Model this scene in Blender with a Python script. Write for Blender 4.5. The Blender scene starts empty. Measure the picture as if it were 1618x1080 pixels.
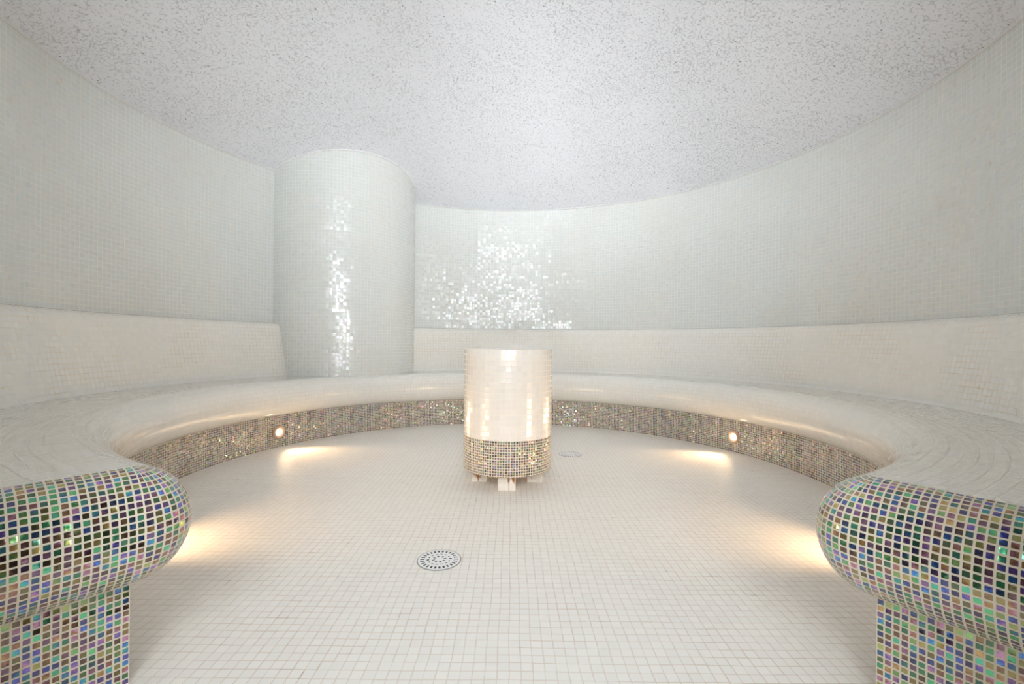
import bpy, bmesh, math, random
from math import sin, cos, pi, radians, hypot, atan2, sqrt
from mathutils import Vector, Matrix

H = 0.75                                   # camera height above the floor, metres; plan figures below are in units of H
scene = bpy.context.scene
col = scene.collection

# ------------------------------------------------------------------ camera
cam_data = bpy.data.cameras.new('camera')
cam_data.sensor_fit = 'HORIZONTAL'
cam_data.sensor_width = 36.0
cam_data.lens = 16.0
cam_data.shift_y = 2.0 / 1618
cam_data.clip_start = 0.02
cam = bpy.data.objects.new('camera', cam_data)
cam.matrix_world = Matrix.Translation((0, 0, H)) @ Matrix.Rotation(pi / 2, 4, 'X') @ Matrix.Rotation(0.0101, 4, 'Z')
col.objects.link(cam)
scene.camera = cam

# ------------------------------------------------------------------ world, exposure, large lights
world = bpy.data.worlds.new('world')
scene.world = world
world.use_nodes = True
world.node_tree.nodes['Background'].inputs['Color'].default_value = (0.9, 0.95, 1, 1)
world.node_tree.nodes['Background'].inputs['Strength'].default_value = 0.05
vs = scene.view_settings
vs.view_transform = 'Standard'
vs.look = 'None'
vs.exposure = 1.02
vs.gamma = 1.0
vs.use_curve_mapping = False
scene.cycles.max_bounces = 14
scene.cycles.diffuse_bounces = 8
scene.cycles.glossy_bounces = 6
scene.cycles.sample_clamp_indirect = 6.0
scene.cycles.use_denoising = True


def area_light(name, loc, target, sx, sy, power, colour):
    l = bpy.data.lights.new(name, 'AREA')
    l.shape = 'RECTANGLE'
    l.size, l.size_y = sx * H, sy * H
    l.energy = power
    l.color = colour
    o = bpy.data.objects.new(name, l)
    o.location = P(*loc)
    d = P(*target) - P(*loc)
    o.rotation_euler = d.to_track_quat('-Z', 'Y').to_euler()
    col.objects.link(o)
    return o


def P(x, d, h):
    """plan x, depth, height relative to the camera (all in H) -> metres, floor at 0"""
    return Vector((x * H, d * H, (h + 1) * H))


# cool fill added unseen at the lobby's far end, shining in through the doorway
area_light('added_doorway_fill', (-0.05, -3.4, 0.75), (-0.05, 4.6, 0.9), 1.8, 1.5, 6.0, (0.88, 0.95, 1.0))

# two unseen lights added to brighten the dome's far half, beams crossed
for sx in (-1, 1):
    up = area_light('added_dome_fill', (-0.05 + sx * 0.7, -1.2, 0.25), (-0.05 - sx * 1.8, 5.5, 2.08), 0.5, 0.6, 3.9, (0.88, 0.95, 1.0))
    up.data.spread = radians(43)
up = area_light('added_dome_back_fill', (-0.05, -1.2, 0.25), (0.25, 5.2, 2.03), 0.5, 0.5, 1.6, (0.92, 0.96, 1.0))  # narrow unseen beam, added to lift the back of the dome
up.data.spread = radians(30)
# unseen fill added high behind the doorway, to brighten the floor
down = area_light('added_floor_fill', (-0.05, -1.5, 1.35), (-0.05, 3.7, -1.0), 1.85, 2.1, 9.3, (0.91, 0.96, 1.0))
down.data.spread = radians(76)

# ------------------------------------------------------------------ plan of the room (units of H)
CX, CD = -0.051, 3.34                      # centre of the round room
R = 2.336                                  # riser under the bench
RW = 3.002                                 # wall
RB, HB = 2.78, -0.37                       # foot of the backrest, bench top
HR = -0.70                                 # top of the riser
HC = 1.847                                 # ceiling edge
SPH = 8.8                                  # dome radius
LA, LB = 0.146, 0.165                      # half axes of the bench's bullnose
WHITE, DARK = 0.0365 * H, 0.018 * H        # mosaic pitch, metres
CL = (-1.105, 1.325)                       # corner of the left bench end
CR = (1.045, 1.295)                        # corner of the right bench end
EL = (-0.61, -0.792)                       # run of the end faces, away from the corner
ER = (0.575, -0.818)
COL = (-2.153, 5.717)
COLR = 0.9
DOOR_T = radians(162)                      # wall runs to here on both sides of the doorway


def dome(r):
    return HC + sqrt(SPH * SPH - r * r) - sqrt(SPH * SPH - RW * RW)


def polar(r, t):                           # t = 0 at the far side, positive to the right
    return CX + r * sin(t), CD + r * cos(t)


# ------------------------------------------------------------------ node helpers
class NT:
    def __init__(self, name):
        self.m = bpy.data.materials.new(name)
        self.m.use_nodes = True
        self.t = self.m.node_tree
        self.t.nodes.clear()
        self.out = self.n('ShaderNodeOutputMaterial')
        self.bsdf = self.n('ShaderNodeBsdfPrincipled')
        self.link(self.bsdf.outputs[0], self.out.inputs['Surface'])

    def n(self, typ, **kw):
        nd = self.t.nodes.new(typ)
        for k, v in kw.items():
            setattr(nd, k, v)
        return nd

    def link(self, a, b):
        self.t.links.new(a, b)

    def put(self, sock, v):
        if isinstance(v, bpy.types.NodeSocket):
            self.link(v, sock)
        elif v is not None:
            sock.default_value = v

    def math(self, op, a, b=None, c=None, clamp=False):
        nd = self.n('ShaderNodeMath', operation=op, use_clamp=clamp)
        for i, v in enumerate((a, b, c)):
            if v is not None:
                self.put(nd.inputs[i], v)
        return nd.outputs[0]

    def vmath(self, op, a, b=None, scale=None):
        nd = self.n('ShaderNodeVectorMath', operation=op)
        self.put(nd.inputs[0], a)
        if b is not None:
            self.put(nd.inputs[1], b)
        if scale is not None:
            self.put(nd.inputs['Scale'], scale)
        return nd.outputs['Value'] if op in ('LENGTH', 'DOT_PRODUCT') else nd.outputs[0]

    def maprange(self, v, a, b, c, d, smooth=False):
        nd = self.n('ShaderNodeMapRange', interpolation_type='SMOOTHSTEP' if smooth else 'LINEAR')
        for i, x in enumerate((v, a, b, c, d)):
            self.put(nd.inputs[i], x)
        return nd.outputs[0]

    def mix(self, f, a, b):
        nd = self.n('ShaderNodeMix', data_type='RGBA')
        self.put(nd.inputs[0], f)
        self.put(nd.inputs[6], a)
        self.put(nd.inputs[7], b)
        return nd.outputs[2]

    def mixf(self, f, a, b):
        nd = self.n('ShaderNodeMix', data_type='FLOAT')
        self.put(nd.inputs[0], f)
        self.put(nd.inputs[2], a)
        self.put(nd.inputs[3], b)
        return nd.outputs[0]

    def xyz(self, v):
        nd = self.n('ShaderNodeSeparateXYZ')
        self.link(v, nd.inputs[0])
        return nd.outputs

    def comb(self, x, y, z):
        nd = self.n('ShaderNodeCombineXYZ')
        for i, v in enumerate((x, y, z)):
            self.put(nd.inputs[i], v)
        return nd.outputs[0]

    def noise(self, vec, scale, detail=2.0, rough=0.5):
        nd = self.n('ShaderNodeTexNoise')
        self.put(nd.inputs['Vector'], vec)
        nd.inputs['Scale'].default_value = scale
        nd.inputs['Detail'].default_value = detail
        nd.inputs['Roughness'].default_value = rough
        return nd

    def white(self, vec):
        nd = self.n('ShaderNodeTexWhiteNoise', noise_dimensions='3D')
        self.put(nd.inputs['Vector'], vec)
        return nd

    def ramp(self, f, stops, interp='LINEAR'):
        nd = self.n('ShaderNodeValToRGB')
        cr = nd.color_ramp
        cr.interpolation = interp
        while len(cr.elements) < len(stops):
            cr.elements.new(0.5)
        for e, (p, c) in zip(cr.elements, stops):
            e.position = p
            e.color = (*c, 1)
        self.put(nd.inputs[0], f)
        return nd.outputs[0]


def mosaic(name, pitch, gap, kind, grout_a, grout_b, stain, tilt, seed, warp=0.0):
    """square glass mosaic laid on the mesh's UVs (metres)"""
    g = NT(name)
    uvn = g.n('ShaderNodeUVMap', uv_map='UVMap')
    uv = uvn.outputs[0]
    if warp:
        w = g.noise(uv, 1 / (pitch * 9), 1.0)
        off = g.vmath('SUBTRACT', w.outputs['Color'], (0.5, 0.5, 0.5))
        uv = g.vmath('ADD', uv, g.vmath('SCALE', off, scale=warp * pitch))
    st = g.vmath('SCALE', uv, scale=1 / pitch)
    cell = g.vmath('FLOOR', st)
    cellz = g.vmath('ADD', cell, (0, 0, seed))
    rnd = g.white(cellz)
    rv = g.xyz(rnd.outputs['Color'])
    rnd2 = g.white(g.vmath('ADD', cell, (0.5, 0.5, seed + 31)))
    rv2 = g.xyz(rnd2.outputs['Color'])
    sheet = g.white(g.vmath('ADD', g.vmath('FLOOR', g.vmath('SCALE', st, scale=1 / 12.0)), (0.25, 0.25, seed + 7)))
    sv = g.xyz(sheet.outputs['Color'])
    fr = g.xyz(g.vmath('FRACTION', st))
    jit = 0.05
    fx = g.math('SUBTRACT', g.math('SUBTRACT', fr[0], 0.5), g.math('MULTIPLY', g.math('SUBTRACT', rv2[0], 0.5), jit))
    fy = g.math('SUBTRACT', g.math('SUBTRACT', fr[1], 0.5), g.math('MULTIPLY', g.math('SUBTRACT', rv2[1], 0.5), jit))
    half = 0.5 - gap / 2
    rad = 0.07
    qx = g.math('MAXIMUM', g.math('SUBTRACT', g.math('ABSOLUTE', fx), half - rad), 0.0)
    qy = g.math('MAXIMUM', g.math('SUBTRACT', g.math('ABSOLUTE', fy), half - rad), 0.0)
    d = g.math('SUBTRACT', g.math('SQRT', g.math('ADD', g.math('MULTIPLY', qx, qx), g.math('MULTIPLY', qy, qy))), rad)
    tile = g.maprange(d, -0.015, 0.02, 1.0, 0.0, True)
    # normals: each piece sits a little crooked, its face slightly pillowed
    pil = 0.9 if kind == 'dark' else (0.30 if name.endswith(('wall', 'drum')) else 0.08)
    nx = g.math('ADD', g.math('MULTIPLY', g.math('SUBTRACT', rv[0], 0.5), tilt * 2),
                g.math('MULTIPLY', g.math('POWER', g.math('ABSOLUTE', fx), 3.0), g.math('MULTIPLY', g.math('SIGN', fx), pil * 2)))
    ny = g.math('ADD', g.math('MULTIPLY', g.math('SUBTRACT', rv[1], 0.5), tilt * 2),
                g.math('MULTIPLY', g.math('POWER', g.math('ABSOLUTE', fy), 3.0), g.math('MULTIPLY', g.math('SIGN', fy), pil * 2)))
    nx = g.math('ADD', nx, g.math('MULTIPLY', g.math('SUBTRACT', sv[0], 0.5), tilt * 1.2))
    ny = g.math('ADD', ny, g.math('MULTIPLY', g.math('SUBTRACT', sv[1], 0.5), tilt * 1.2))
    if kind == 'dark':
        wob = g.noise(g.vmath('ADD', g.vmath('SCALE', st, scale=1.2), g.vmath('SCALE', rnd.outputs['Color'], scale=9.0)), 1.0, 1.0)
        wv = g.xyz(wob.outputs['Color'])
        nx = g.math('ADD', nx, g.math('MULTIPLY', g.math('SUBTRACT', wv[0], 0.5), 0.28))
        ny = g.math('ADD', ny, g.math('MULTIPLY', g.math('SUBTRACT', wv[1], 0.5), 0.28))
    nx = g.math('MULTIPLY', nx, tile)
    ny = g.math('MULTIPLY', ny, tile)
    nm = g.n('ShaderNodeNormalMap', space='TANGENT', uv_map='UVMap')
    g.link(g.comb(g.math('MULTIPLY_ADD', nx, 0.5, 0.5), g.math('MULTIPLY_ADD', ny, 0.5, 0.5), 1.0), nm.inputs['Color'])
    g.link(nm.outputs[0], g.bsdf.inputs['Normal'])
    # grout with rusty, pinkish patches
    big = g.noise(uv, 2.2, 3.0, 0.6)
    small = g.noise(uv, 14.0, 2.0, 0.6)
    pf = g.maprange(big.outputs[0], 0.42, 0.66, 0.0, 1.0, True)
    grout = g.mix(pf, (*grout_a, 1), (*grout_b, 1))
    sf = g.math('MULTIPLY', g.maprange(small.outputs[0], 0.60, 0.74, 0.0, 1.0, True), pf)
    grout = g.mix(g.math('MULTIPLY', sf, 0.8), grout, (*stain, 1))
    if kind == 'dark':
        inner = g.noise(g.vmath('ADD', g.vmath('SCALE', st, scale=0.9), g.vmath('SCALE', rnd2.outputs['Color'], scale=20.0)), 1.0, 2.0)
        f = g.math('FRACT', g.math('ADD', rnd.outputs['Value'], g.math('MULTIPLY', g.math('SUBTRACT', inner.outputs[0], 0.5), 0.55)))
        c = g.ramp(f, [(0.0, (.05, .32, .11)), (.14, (.04, .30, .22)), (.23, (.02, .15, .42)), (.31, (.03, .04, .24)),
                       (.41, (.14, .07, .30)), (.52, (.34, .15, .28)), (.62, (.18, .06, .04)), (.73, (.34, .20, .06)),
                       (.86, (.22, .28, .08)), (1.0, (.05, .32, .11))])
        if name.endswith(('riser', 'band')):
            c = g.mix(0.45, c, (.26, .205, .19, 1))
        br = g.maprange(g.math('POWER', rv2[2], 1.4), 0.0, 1.0, 0.4, 2.15)
        c = g.vmath('SCALE', c, scale=br)
        rough, metal, spec = 0.22, 0.95, 0.5
        film = 0.0
    else:
        drum_tones = [(0.0, (.86, .81, .75)), (.5, (.88, .83, .77)), (1.0, (.89, .83, .76))]
        tone = g.ramp(rv[2], drum_tones if name.endswith('drum') else [(0.0, (.93, .91, .855)), (.5, (.935, .915, .865)), (1.0, (.94, .915, .85))] if name.endswith(('seat', 'backrest')) else
                      [(0.0, (.735, .765, .74)), (.35, (.765, .775, .74)), (.7, (.745, .775, .765)), (1.0, (.775, .775, .74))] if kind == 'white' else
                      [(0.0, (.93, .90, .845)), (.5, (.935, .905, .855)), (1.0, (.94, .905, .845))])
        c = g.vmath('SCALE', tone, scale=g.maprange(rv2[2], 0, 1, 0.97, 1.01))
        rough = 0.22 if kind == 'white' else 0.5
        metal, spec = 0.0, (0.75 if kind == 'white' else 0.15)
        film = g.math('MULTIPLY', g.maprange(rv[2], 0.0, 1.0, 230.0, 420.0), tile) if kind == 'white' else 0.0
    if kind != 'floor':
        g.put(g.bsdf.inputs['Coat Weight'], 1.0 if name.endswith('seat') else tile)
        g.bsdf.inputs['Coat IOR'].default_value = 1.9 if kind == 'dark' else 1.5
        g.bsdf.inputs['Coat Roughness'].default_value = 0.12 if kind == 'dark' else (0.32 if name.endswith('wall') else 0.24)
        g.link(nm.outputs[0], g.bsdf.inputs['Coat Normal'])
    g.link(g.mix(tile, grout, c), g.bsdf.inputs['Base Color'])
    g.link(g.mixf(tile, 0.75, rough), g.bsdf.inputs['Roughness'])
    g.link(g.math('MULTIPLY', tile, metal), g.bsdf.inputs['Metallic'])
    g.link(g.mixf(tile, 0.2, spec), g.bsdf.inputs['Specular IOR Level'])
    g.put(g.bsdf.inputs['Thin Film Thickness'], film)
    g.bsdf.inputs['Thin Film IOR'].default_value = 1.6
    return g.m


GA = (.74, .72, .66)
M = {}
M['wall'] = mosaic('pearl_mosaic_wall', WHITE, 0.10, 'white', (.84, .84, .81), (.80, .77, .69), (.62, .48, .30), 0.085, 1)
M['seat'] = mosaic('pearl_mosaic_seat', WHITE, 0.08, 'white', (.80, .745, .66), (.78, .70, .60), (.62, .48, .34), 0.014, 2)
M['back'] = mosaic('pearl_mosaic_backrest', WHITE, 0.10, 'white', (.79, .76, .69), (.75, .65, .52), (.62, .42, .18), 0.03, 3)
M['floor'] = mosaic('pearl_mosaic_floor', WHITE, 0.085, 'floor', (.79, .72, .64), (.75, .64, .55), (.40, .30, .22), 0.012, 4, 0.35)
M['drum'] = mosaic('pearl_mosaic_drum', WHITE, 0.09, 'white', (.84, .77, .68), (.82, .72, .62), (.6, .42, .25), 0.035, 5)
M['dark'] = mosaic('iridescent_mosaic', DARK, 0.26, 'dark', (.82, .74, .60), (.78, .66, .50), (.6, .42, .22), 0.12, 6)
M['dark_riser'] = mosaic('iridescent_mosaic_riser', DARK, 0.22, 'dark', (.82, .75, .66), (.80, .69, .57), (.6, .42, .26), 0.17, 8)
M['dark_band'] = mosaic('iridescent_mosaic_band', DARK, 0.24, 'dark', (.84, .74, .60), (.80, .68, .54), (.6, .42, .26), 0.17, 11)


def plaster():
    g = NT('crackled_plaster')
    tc = g.n('ShaderNodeTexCoord').outputs['Object']
    wn = g.noise(tc, 22.0, 3.0)
    v = g.vmath('ADD', tc, g.vmath('SCALE', g.vmath('SUBTRACT', wn.outputs['Color'], (.5, .5, .5)), scale=0.022))
    vo = g.n('ShaderNodeTexVoronoi', feature='DISTANCE_TO_EDGE')
    g.link(v, vo.inputs['Vector'])
    vo.inputs['Scale'].default_value = 48.0
    crack = g.maprange(vo.outputs['Distance'], 0.02, 0.085, 1.0, 0.0, True)
    gate = g.noise(tc, 70.0, 2.0)
    area = g.noise(tc, 2.0, 2.0)
    thr = g.maprange(area.outputs[0], 0.35, 0.65, 0.53, 0.42)
    gm = g.maprange(g.math('SUBTRACT', gate.outputs[0], thr), 0.0, 0.08, 0.0, 1.0, True)
    crack = g.math('MULTIPLY', crack, gm)
    # fibre ends and pits
    dots = g.n('ShaderNodeTexVoronoi', feature='F1', voronoi_dimensions='2D')
    g.link(tc, dots.inputs['Vector'])
    dots.inputs['Scale'].default_value = 5.5
    dm = g.maprange(dots.outputs['Distance'], 0.018, 0.027, 1.0, 0.0, True)
    fine = g.noise(tc, 160.0, 3.0, 0.7)
    mid = g.noise(tc, 40.0, 3.0, 0.6)
    c = g.mix(area.outputs[0], (.895, .905, .955, 1), (.915, .925, .97, 1))
    c = g.mix(g.math('MULTIPLY', crack, 0.46), c, (.45, .44, .45, 1))
    c = g.mix(g.math('MULTIPLY', dm, 0.75), c, (.22, .21, .21, 1))
    g.link(c, g.bsdf.inputs['Base Color'])
    g.bsdf.inputs['Roughness'].default_value = 0.8
    g.bsdf.inputs['Specular IOR Level'].default_value = 0.25
    h = g.math('ADD', g.math('MULTIPLY', fine.outputs[0], 0.25), g.math('MULTIPLY', mid.outputs[0], 0.8))
    h = g.math('SUBTRACT', h, g.math('MULTIPLY', crack, 0.9))
    b = g.n('ShaderNodeBump')
    b.inputs['Strength'].default_value = 0.6
    b.inputs['Distance'].default_value = 0.007
    g.link(h, b.inputs['Height'])
    g.link(b.outputs[0], g.bsdf.inputs['Normal'])
    return g.m


def simple(name, colour, rough=0.5, metal=0.0, var=0.06, scale=30.0, spec=0.5):
    g = NT(name)
    tc = g.n('ShaderNodeTexCoord').outputs['Object']
    nz = g.noise(tc, scale, 3.0)
    a = tuple(max(0, c * (1 - var)) for c in colour)
    b = tuple(min(1, c * (1 + var)) for c in colour)
    g.link(g.mix(nz.outputs[0], (*a, 1), (*b, 1)), g.bsdf.inputs['Base Color'])
    g.bsdf.inputs['Roughness'].default_value = rough
    g.bsdf.inputs['Metallic'].default_value = metal
    g.bsdf.inputs['Specular IOR Level'].default_value = spec
    return g.m


def marble():
    g = NT('rust_stained_marble')
    tc = g.n('ShaderNodeTexCoord').outputs['Object']
    a = g.noise(tc, 14.0, 4.0, 0.6)
    s = g.noise(g.vmath('MULTIPLY', tc, (1, 1, 0.25)), 34.0, 3.0, 0.6)
    z = g.xyz(tc)[2]
    c = g.ramp(a.outputs[0], [(.3, (.62, .58, .53)), (.55, (.80, .77, .72)), (.8, (.70, .64, .58))])
    up = g.maprange(z, 0.02, 0.085, 0.0, 0.16)
    f = g.maprange(g.math('ADD', s.outputs[0], up), 0.60, 0.74, 0.0, 1.0, True)
    c = g.mix(f, c, (.32, .13, .035, 1))
    g.link(c, g.bsdf.inputs['Base Color'])
    g.bsdf.inputs['Roughness'].default_value = 0.3
    return g.m


def glow(name, colour, strength):
    g = NT(name)
    g.bsdf.inputs['Base Color'].default_value = (*colour, 1)
    g.bsdf.inputs['Emission Color'].default_value = (*colour, 1)
    g.bsdf.inputs['Emission Strength'].default_value = strength
    return g.m


M['plaster'] = plaster()
M['plaster_bead'] = simple('rough_plaster_edge', (.85, .84, .84), 0.9, 0, 0.16, 90)
M['marble'] = marble()
M['lobby_wall'] = simple('lobby_plaster', (.24, .23, .22), 0.8)
M['lobby_floor'] = simple('lobby_stone', (.10, .095, .09), 0.6)
M['lobby_dark'] = simple('lobby_dark_panel', (.05, .045, .04), 0.5)
M['bezel'] = simple('sand_brass', (.66, .46, .34), 0.4, 0.0)
M['lens'] = glow('lit_lens', (1.0, .84, .62), 9.0)
M['steel'] = simple('white_enamel_steel', (.93, .93, .92), 0.35, 0.0, 0.04, 60)
M['slot_shade'] = simple('drain_shade_black', (.03, .03, .03), 0.7)  # near-black colour put in for the shade below the grate
M['gasket'] = simple('grey_gasket', (.30, .28, .26), 0.6)


# ------------------------------------------------------------------ mesh helpers
def grid(name, rows, mat, parent=None, flip=False, smooth=True, close_u=False):
    """rows: list of lists of (Vector, (u, v)); quads between them"""
    nr, nc = len(rows), len(rows[0])
    verts = [p for r in rows for p, _ in r]
    uvs = [q for r in rows for _, q in r]
    faces = []
    for i in range(nr - 1):
        for j in range(nc - 1):
            f = (i * nc + j, i * nc + j + 1, (i + 1) * nc + j + 1, (i + 1) * nc + j)
            faces.append(f[::-1] if flip else f)
    me = bpy.data.meshes.new(name)
    me.from_pydata([tuple(v) for v in verts], [], faces)
    ul = me.uv_layers.new(name='UVMap')
    for l in me.loops:
        ul.data[l.index].uv = uvs[l.vertex_index]
    for p in me.polygons:
        p.use_smooth = smooth
    me.materials.append(mat)
    me.update()
    o = bpy.data.objects.new(name, me)
    col.objects.link(o)
    if parent:
        o.parent = parent
    return o


def from_bm(name, bm, mat, parent=None, smooth=False):
    bmesh.ops.recalc_face_normals(bm, faces=bm.faces)
    me = bpy.data.meshes.new(name)
    bm.to_mesh(me)
    bm.free()
    for p in me.polygons:
        p.use_smooth = smooth
    me.materials.append(mat)
    o = bpy.data.objects.new(name, me)
    col.objects.link(o)
    if parent:
        o.parent = parent
    return o


def empty(name, loc, label, cat, group=None):
    o = bpy.data.objects.new(name, None)
    o.location = loc
    o.empty_display_size = 0.05
    o['label'] = label
    o['category'] = cat
    if group:
        o['group'] = group
    col.objects.link(o)
    return o


def structure(o, label=None):
    o['kind'] = 'structure'
    if label:
        o['label'] = label
    return o


def box_bm(bm, c, s, bevel=0.0):
    r = bmesh.ops.create_cube(bm, size=1.0, matrix=Matrix.Translation(c) @ Matrix.Diagonal((*s, 1)))
    if bevel:
        es = list({e for v in r['verts'] for e in v.link_edges})
        bmesh.ops.bevel(bm, geom=es, offset=bevel, segments=2, profile=0.6, affect='EDGES')


# ------------------------------------------------------------------ the setting
def make_floor(name='floor', mat='floor', x0=-3.3, x1=3.3, d0=0.42, d1=6.6, n=24):
    rows = []
    for i in range(n + 1):
        d = d0 + (d1 - d0) * i / n
        row = []
        for j in range(n + 1):
            x = x0 + (x1 - x0) * j / n
            p = P(x, d, -1)
            row.append((p, (p.x, p.y)))
        rows.append(row)
    structure(grid(name, rows, M[mat], smooth=False))


def make_wall():
    rows = []
    n, k = 240, 24
    for i in range(k + 1):
        h = -1 + (HC + 1.015) * i / k
        row = []
        for j in range(n + 1):
            t = -DOOR_T + 2 * DOOR_T * j / n
            row.append((P(*polar(RW, t), h), (t * RW * H, (h + 1) * H)))
        rows.append(row)
    structure(grid('wall_round', rows, M['wall'], flip=True))


def make_ceiling():
    rows = []
    n, k = 160, 36
    for i in range(k + 1):
        r = 0.001 + (RW + 0.03) * i / k
        row = []
        for j in range(n + 1):
            t = 2 * pi * j / n
            p = P(*polar(r, t), dome(r))
            row.append((p, (p.x, p.y)))
        rows.append(row)
    structure(grid('ceiling', rows, M['plaster'], flip=False))


def bead(name, path, rad, seed, mat, close=False):
    """a rough hand-formed plaster edge running along path (metres)"""
    rnd = random.Random(seed)
    k = 7
    rows = []
    for i, p in enumerate(path):
        a = path[max(0, i - 1)]
        b = path[min(len(path) - 1, i + 1)]
        tan = (b - a).normalized()
        side = tan.cross(Vector((0, 0, 1))).normalized()
        up = Vector((0, 0, 1))
        row = []
        for j in range(k + 1):
            w = 2 * pi * j / k
            rr = rad * (0.75 + 0.5 * rnd.random()) if j < k else None
            if j == k:
                row.append((row[0][0].copy(), (i * 0.01, 1.0)))
                continue
            row.append((p + side * cos(w) * rr + up * sin(w) * rr * 0.7, (i * 0.01, j / k)))
        rows.append(row)
    return grid(name, rows, mat)


def make_trim():
    path = []
    for j in range(721):
        t = -DOOR_T + 2 * DOOR_T * j / 720
        path.append(P(*polar(RW - 0.004, t), HC + 0.003))
    structure(bead('trim_1', path, 0.010, 5, M['plaster_bead']))
    path = []
    for j in range(261):
        a = radians(-100 + 200 * j / 260) + atan2(CX - COL[0], CD - COL[1])
        x, d = COL[0] + (COLR + .004) * sin(a), COL[1] + (COLR + .004) * cos(a)
        r = hypot(x - CX, d - CD)
        if r < RW + 0.01:
            path.append(P(x, d, dome(r) - 0.002))
    structure(bead('trim_2', path, 0.010, 9, M['plaster_bead']))


def make_column():
    rows = []
    n, k = 72, 24
    base = atan2(CX - COL[0], CD - COL[1])
    for i in range(k + 1):
        row = []
        for j in range(n + 1):
            a = base + radians(-105 + 210 * j / n)
            x, d = COL[0] + COLR * sin(a), COL[1] + COLR * cos(a)
            top = dome(min(hypot(x - CX, d - CD), RW)) + 0.01
            h = HB - 0.02 + (top - HB + 0.02) * i / k
            row.append((P(x, d, h), (a * COLR * H, (h + 1) * H)))
        rows.append(row)
    o = grid('tiled_column', rows, M['wall'], flip=True)
    o['kind'] = 'thing'
    o['label'] = 'tall round pearl-tiled column bulging from the back wall, left of the drum'
    o['category'] = 'column'


def make_lobby():
    xl, dl = polar(RW, -DOOR_T)
    xr, dr = polar(RW, DOOR_T)
    db, hc = -3.6, HC
    lint = 1.45

    def quad(name, pts, mat):
        a, b, c, d = [P(*p) for p in pts]
        o = grid(name, [[(a, (0, 0)), (b, (1, 0))], [(d, (0, 1)), (c, (1, 1))]], mat, smooth=False)
        return structure(o)
    quad('wall_left', [(xl, db, -1), (xl, dl, -1), (xl, dl, hc + .05), (xl, db, hc + .05)], M['lobby_wall'])
    quad('wall_right', [(xr, dr, -1), (xr, db, -1), (xr, db, hc + .05), (xr, dr, hc + .05)], M['lobby_wall'])
    quad('wall_front', [(xr, db, -1), (xl, db, -1), (xl, db, hc + .05), (xr, db, hc + .05)], M['lobby_dark'])
    # wall over the doorway
    n = 12
    rows = []
    for h in (lint, 2.0):
        rows.append([(P(*polar(RW, DOOR_T + (2 * pi - 2 * DOOR_T) * j / n), h), (j * .1, h)) for j in range(n + 1)])
    structure(grid('wall_lintel', rows, M['wall'], flip=True))
    quad('ceiling_lobby', [(xl - .1, db - .05, hc), (xr + .1, db - .05, hc), (xr + .1, .6, hc), (xl - .1, .6, hc)], M['lobby_wall'])


make_floor()
make_floor('floor_lobby', 'lobby_floor', -1.1, 1.0, -3.7, 0.42, 4)
make_wall()
make_ceiling()
make_trim()
make_column()
make_lobby()


# ------------------------------------------------------------------ the bench
def ang(c):
    return atan2(c[0] - CX, c[1] - CD)


TL, TR = ang(CL), ang(CR)                  # angles of the two corners
RL, RR_ = hypot(CL[0] - CX, CL[1] - CD), hypot(CR[0] - CX, CR[1] - CD)


def inner_r(t):
    """riser radius; eases onto the measured corners"""
    f = max(0.0, min(1.0, (abs(t) - radians(105)) / radians(45)))
    f = f * f * (3 - 2 * f)
    return R + ((RL if t < 0 else RR_) - R) * f


def profile(k=18):
    """half ellipse from the riser top, round the nose, to the bench top: (overhang, h, arc length)"""
    pts = []
    hm = (HR + HB) / 2
    s, prev = 0.0, None
    for i in range(k + 1):
        a = -pi / 2 + pi * i / k
        q = (LA * cos(a), hm + LB * sin(a))
        if prev:
            s += hypot(q[0] - prev[0], q[1] - prev[1])
        prev = q
        pts.append((q[0], q[1], s))
    return pts


PROF = profile()
PLEN = PROF[-1][2]


def line_hit(c, e, r):
    """distance along c + s e at which it is r from the room centre"""
    px, pd = c[0] - CX, c[1] - CD
    b = px * e[0] + pd * e[1]
    cc = px * px + pd * pd - r * r
    return -b + sqrt(max(0, b * b - cc))


def end_angle(c, e, r):
    s = line_hit(c, e, r)
    return ang((c[0] + e[0] * s, c[1] + e[1] * s))


bench = empty('tiled_bench', P(CX, CD + R, -1),
              'curved built-in bench of pearl mosaic running round the room, with dark iridescent ends', 'bench')
bl = Vector(bench.location)


def local(o, root=None):
    """bring a mesh built in world space under its Empty"""
    off = Vector((root or bench).location)
    for v in o.data.vertices:
        v.co -= off
    return o


def make_seat():
    rows = []
    n = 300
    for (o_, h, s) in PROF:
        row = []
        for j in range(n + 1):
            t = TL + (TR - TL) * j / n
            row.append((P(*polar(inner_r(t) - o_, t), h), (t * R * H, s * H)))
        rows.append(row)
    k = 14
    for i in range(1, k + 1):
        row = []
        for j in range(n + 1):
            f = i / k
            r1 = RW + 0.01
            tl = end_angle(CL, EL, RL + (r1 - RL) * f)
            tr = end_angle(CR, ER, RR_ + (r1 - RR_) * f)
            t = tl + (tr - tl) * j / n
            ri = inner_r(t)
            r = ri + (r1 - ri) * f
            row.append((P(*polar(r, t), HB), (t * R * H, (PLEN + r - R) * H)))
        rows.append(row)
    return local(grid('seat', rows, M['seat'], bench, flip=True))


def make_riser():
    rows = []
    n, k = 300, 4
    for i in range(k + 1):
        h = -1 + (HR + 1) * i / k
        row = []
        for j in range(n + 1):
            t = TL + (TR - TL) * j / n
            row.append((P(*polar(inner_r(t), t), h), (t * R * H, (h + 1) * H)))
        rows.append(row)
    o = local(grid('riser', rows, M['dark_riser'], bench, flip=True))
    o['label'] = 'dark iridescent mosaic riser under the bench'
    return o


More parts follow.
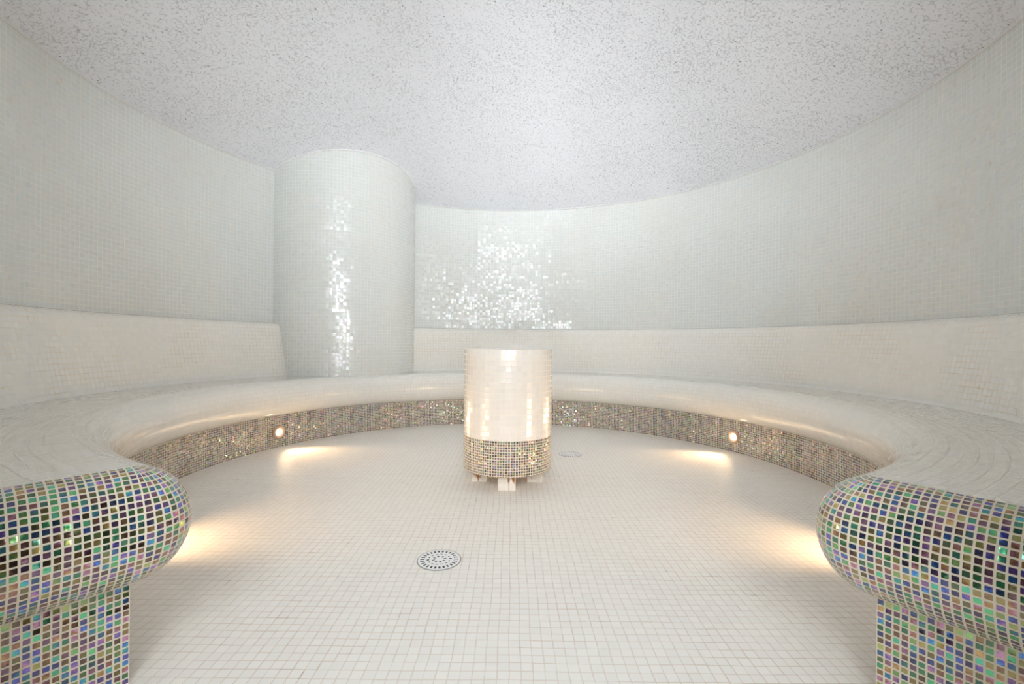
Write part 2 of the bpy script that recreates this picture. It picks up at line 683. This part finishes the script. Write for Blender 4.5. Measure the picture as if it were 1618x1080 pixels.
def make_end(c, e, tin, sign, where):
    """dark bullnose along a bench end, wrapped round its corner, and the flat panel under it"""
    nrm = (-e[1], e[0])                    # outward normal of the end face
    to_cam = (-c[0], -c[1])
    if nrm[0] * to_cam[0] + nrm[1] * to_cam[1] < 0:
        nrm = (-nrm[0], -nrm[1])
    ninner = (-sin(tin), -cos(tin))        # the lip's own outward direction at the corner (towards room centre)
    a0, a1 = atan2(nrm[0], nrm[1]), atan2(ninner[0], ninner[1])
    while a1 - a0 > pi:
        a1 -= 2 * pi
    while a1 - a0 < -pi:
        a1 += 2 * pi
    length = line_hit(c, e, RW + 0.01)
    cols = []                              # (base point, direction, u)
    n1, n2 = 24, 20
    for i in range(n1):
        s = length * (1 - i / n1)
        cols.append(((c[0] + e[0] * s, c[1] + e[1] * s), nrm, -s))
    for i in range(n2 + 1):
        a = a0 + (a1 - a0) * i / n2
        cols.append((c, (sin(a), cos(a)), 0.78 * LA * abs(a - a0)))
    rows = []
    for (o_, h, s) in PROF:
        rows.append([(P(b[0] + d[0] * o_, b[1] + d[1] * o_, h), (sign * u * H, s * H)) for b, d, u in cols])
    o = local(grid('bullnose_end', rows, M['dark'], bench, flip=(sign > 0)))
    o['label'] = 'dark iridescent rounded bench end ' + where
    rows = []
    for i in range(5):
        h = -1 + (HR + 1) * i / 4
        row = []
        for j in range(9):
            s = length * (1 - j / 8)
            row.append((P(c[0] + e[0] * s, c[1] + e[1] * s, h), (sign * -s * H, (h + 1) * H)))
        rows.append(row)
    o = local(grid('end_panel', rows, M['dark'], bench, flip=(sign > 0), smooth=False))
    o['label'] = 'dark mosaic panel below the bench end ' + where


def make_backrest():
    prof = [(RB, HB), (RB + 0.006, HB + 0.01)]
    k = 8
    for i in range(k + 1):                 # straight, leaning back
        f = i / k
        prof.append((RB + 0.012 + 0.092 * f, HB + 0.02 + 0.47 * f))
    x0, h0 = prof[-1]
    for i in range(1, 9):                  # rounded shoulder
        a = pi / 2 * i / 8
        prof.append((x0 + 0.055 * (1 - cos(a)) + 0.012 * i / 8, h0 + 0.075 * sin(a)))
    prof.append((RW + 0.004, prof[-1][1] + 0.004))
    s = 0
    rows = []
    n = 260
    col_l = radians(-58.0)
    for i, (r, h) in enumerate(prof):
        if i:
            s += hypot(r - prof[i - 1][0], h - prof[i - 1][1])
        tl, tr = end_angle(CL, EL, r), end_angle(CR, ER, r)
        row = []
        for j in range(n + 1):
            t = tl + (tr - tl) * j / n
            row.append((P(*polar(r, t), h), (t * RB * H, s * H)))
        rows.append(row)
    return local(grid('backrest', rows, M['back'], bench, flip=True))


make_seat()
make_riser()
make_end(CL, EL, TL, 1, 'left of the doorway')
make_end(CR, ER, TR, -1, 'right of the doorway')
make_backrest()


# ------------------------------------------------------------------ the drum in the middle
DX, DD, DR = -0.026, 3.34, 0.3213
HT, HM, HBOT = -0.038, -0.652, -0.895
drum = empty('tiled_drum', P(DX, DD, -1),
             'cylindrical steam outlet drum of pearl mosaic with dark mosaic band, on stone feet mid-floor', 'steam drum')


def cyl_side(name, h0, h1, mat, k, r=DR):
    rows = []
    n = 96
    for i in range(k + 1):
        h = h0 + (h1 - h0) * i / k
        row = []
        for j in range(n + 1):
            a = 2 * pi * j / n
            row.append((P(DX + r * sin(a), DD + r * cos(a), h), (a * r * H, (h1 - h) * H)))
        rows.append(row)
    return rows


def make_drum():
    rows = cyl_side('drum_body', HM, HT - 0.006, M['drum'], 8)
    n = 96
    for (r, h) in ((DR - 0.002, HT - 0.002), (DR - 0.008, HT), (DR * 0.82, HT), (DR * 0.80, HT - 0.004), (DR * 0.80, HT - 0.10), (0.002, HT - 0.10)):
        rows.append([(P(DX + r * sin(2 * pi * j / n), DD + r * cos(2 * pi * j / n), h),
                      (2 * pi * j / n * r * H, -(DR - r) * H)) for j in range(n + 1)])
    local(grid('drum_body', rows, M['drum'], drum, flip=False), drum)
    rows = cyl_side('dark_band', HBOT + 0.003, HM, M['dark_band'], 4, DR + 0.001)
    pre = [[(P(DX + r * sin(2 * pi * j / n), DD + r * cos(2 * pi * j / n), HBOT), (2 * pi * j / n * r * H, (DR + .25 - r) * H))
            for j in range(n + 1)] for r in (0.002, DR - 0.003)]
    o = local(grid('dark_band', pre + rows, M['dark_band'], drum, flip=False), drum)
    o['label'] = 'dark iridescent mosaic band round the bottom'
    ft = HBOT + 1
    for k in range(4):
        a = pi + k * pi / 2
        r = DR - 0.066 - 0.055
        cx, cd = r * sin(a), r * cos(a)
        bm = bmesh.new()
        w, dp, hh = 0.122 * H, 0.11 * H, ft * H
        box_bm(bm, Vector((-w * 0.19, 0, hh / 2)), (w * 0.61, dp, hh), 0.003)
        box_bm(bm, Vector((w * 0.31, 0.002, hh / 2)), (w * 0.37, dp, hh), 0.003)
        o = from_bm('foot', bm, M['marble'], drum)
        o.location = (cx * H, cd * H, 0)
        o.rotation_euler = (0, 0, -(a - pi))
        o['label'] = 'rust-stained pale stone foot'


make_drum()


# ------------------------------------------------------------------ riser spotlights
def lathe(name, prof, mat, parent, n=32, smooth=True):
    rows = []
    for (r, z) in prof:
        rows.append([(Vector((r * cos(2 * pi * j / n), r * sin(2 * pi * j / n), z)), (j / n, z)) for j in range(n + 1)])
    o = grid(name, rows, mat, parent, smooth=smooth)
    bm = bmesh.new()
    bm.from_mesh(o.data)
    bmesh.ops.remove_doubles(bm, verts=bm.verts, dist=1e-6)
    bmesh.ops.recalc_face_normals(bm, faces=bm.faces)
    bm.to_mesh(o.data)
    bm.free()
    for p in o.data.polygons:
        p.use_smooth = smooth
    return o


def spot_parts(root):
    lathe('bezel', [(0.046, -0.004), (0.046, 0.006), (0.044, 0.011), (0.040, 0.014), (0.035, 0.0135), (0.020, 0.005), (0.020, -0.004)], M['bezel'], root)
    lathe('lens', [(0.0205, 0.004), (0.015, 0.0075), (0.008, 0.009), (0.0001, 0.0095)], M['lens'], root)


lamp_data = bpy.data.lights.new('riser_bulb', 'SPOT')
lamp_data.energy = 9.8
lamp_data.color = (1.0, 0.66, 0.36)
lamp_data.spot_size = radians(88)
lamp_data.spot_blend = 1.0
lamp_data.shadow_soft_size = 0.03

first = None
for t, hh, label in ((-66.2, -0.857, 'small round lit spotlight in the dark riser, left of the drum'),
                     (66.5, -0.857, 'small round lit spotlight in the dark riser, right of the drum'),
                     (-125, -0.857, 'round lit spotlight in the riser hidden behind the left bench end'),
                     (125, -0.857, 'round lit spotlight in the riser hidden behind the right bench end')):
    t = radians(t)
    inward = Vector((-sin(t), -cos(t), 0))
    r = inner_r(t)
    e = empty('riser_spotlight', P(*polar(r, t), hh), label, 'spotlight', 'spotlights in the bench riser')
    e.rotation_euler = inward.to_track_quat('Z', 'Y').to_euler()
    if first is None:
        spot_parts(e)
        first = e
    else:
        for ch in list(first.children):
            c = ch.copy()
            c.parent = e
            col.objects.link(c)
    lo = bpy.data.objects.new('riser_bulb', lamp_data)
    lo.location = e.location + inward * 0.03
    aim = inward + Vector((0, 0, -0.10))
    lo.rotation_euler = aim.to_track_quat('-Z', 'Y').to_euler()
    col.objects.link(lo)


# ------------------------------------------------------------------ floor drains
def slot_grate(name, rad, parent, rot):
    """round plate pierced by rings of slots"""
    n, k = 312, 40

    def hole(r, a):
        f = r / rad
        if 0.70 < f < 0.90:
            m = (a / (2 * pi) * 26) % 1.0
            return abs(m - 0.5) * 2 * pi * r / 26 < 0.0040 * rad / 0.078
        if 0.44 < f < 0.60:
            m = (a / (2 * pi) * 14) % 1.0
            q = int(a / (2 * pi) * 14)
            if q in (0, 7):
                return hypot((m - 0.5) * 2 * pi * r / 14, r - 0.53 * rad) < 0.0052
            return abs(f - 0.51) < 0.040 and abs(m - 0.5) < 0.27
        if 0.20 < f < 0.36:
            m = (a / (2 * pi) * 8) % 1.0
            return abs(m - 0.5) * 2 * pi * r / 8 < 0.0034
        return False
    vs_, fs = [], []
    for i in range(k + 1):
        for j in range(n):
            r = max(0.0005, rad * i / k)
            a = 2 * pi * j / n
            dz = -0.0012 * (i / k) ** 4
            vs_.append((r * cos(a), r * sin(a), dz))
    for i in range(k):
        for j in range(n):
            r = rad * (i + 0.5) / k
            a = 2 * pi * (j + 0.5) / n
            if not hole(r, a):
                j2 = (j + 1) % n
                fs.append((i * n + j, (i + 1) * n + j, (i + 1) * n + j2, i * n + j2))
    me = bpy.data.meshes.new(name)
    me.from_pydata(vs_, [], fs)
    me.materials.append(M['steel'])
    o = bpy.data.objects.new(name, me)
    col.objects.link(o)
    o.parent = parent
    o.location = (0, 0, 0.0032)
    o.rotation_euler = (0, 0, rot)
    md = o.modifiers.new('thickness', 'SOLIDIFY')
    md.thickness = 0.001
    md.offset = -1
    return o


DRAIN_R = 0.076
first = None
for x, d, label in ((-0.325, 2.095, 'round white slotted floor drain in front of the drum'),
                    (0.538, 4.12, 'round slotted floor drain behind the drum, to its right')):
    e = empty('floor_drain', P(x, d, -1), label, 'drain', 'round floor drains')
    if first is None:
        slot_grate('grate', DRAIN_R - 0.0035, e, radians(-4))
        lathe('rim', [(DRAIN_R - 0.003, 0.0015), (DRAIN_R - 0.003, 0.0022), (DRAIN_R - 0.0018, 0.0024), (DRAIN_R - 0.0006, 0.0018), (DRAIN_R, 0.0002)], M['gasket'], e, 64)
        lathe('slot_shade', [(DRAIN_R - 0.003, 0.0016), (0.04, 0.0012), (0.0002, 0.0010)], M['slot_shade'], e, 48)  # flat disc on the floor, its black stands in for shade under the slots
        first = e
    else:
        for ch in list(first.children):
            c = ch.copy()
            c.parent = e
            col.objects.link(c)
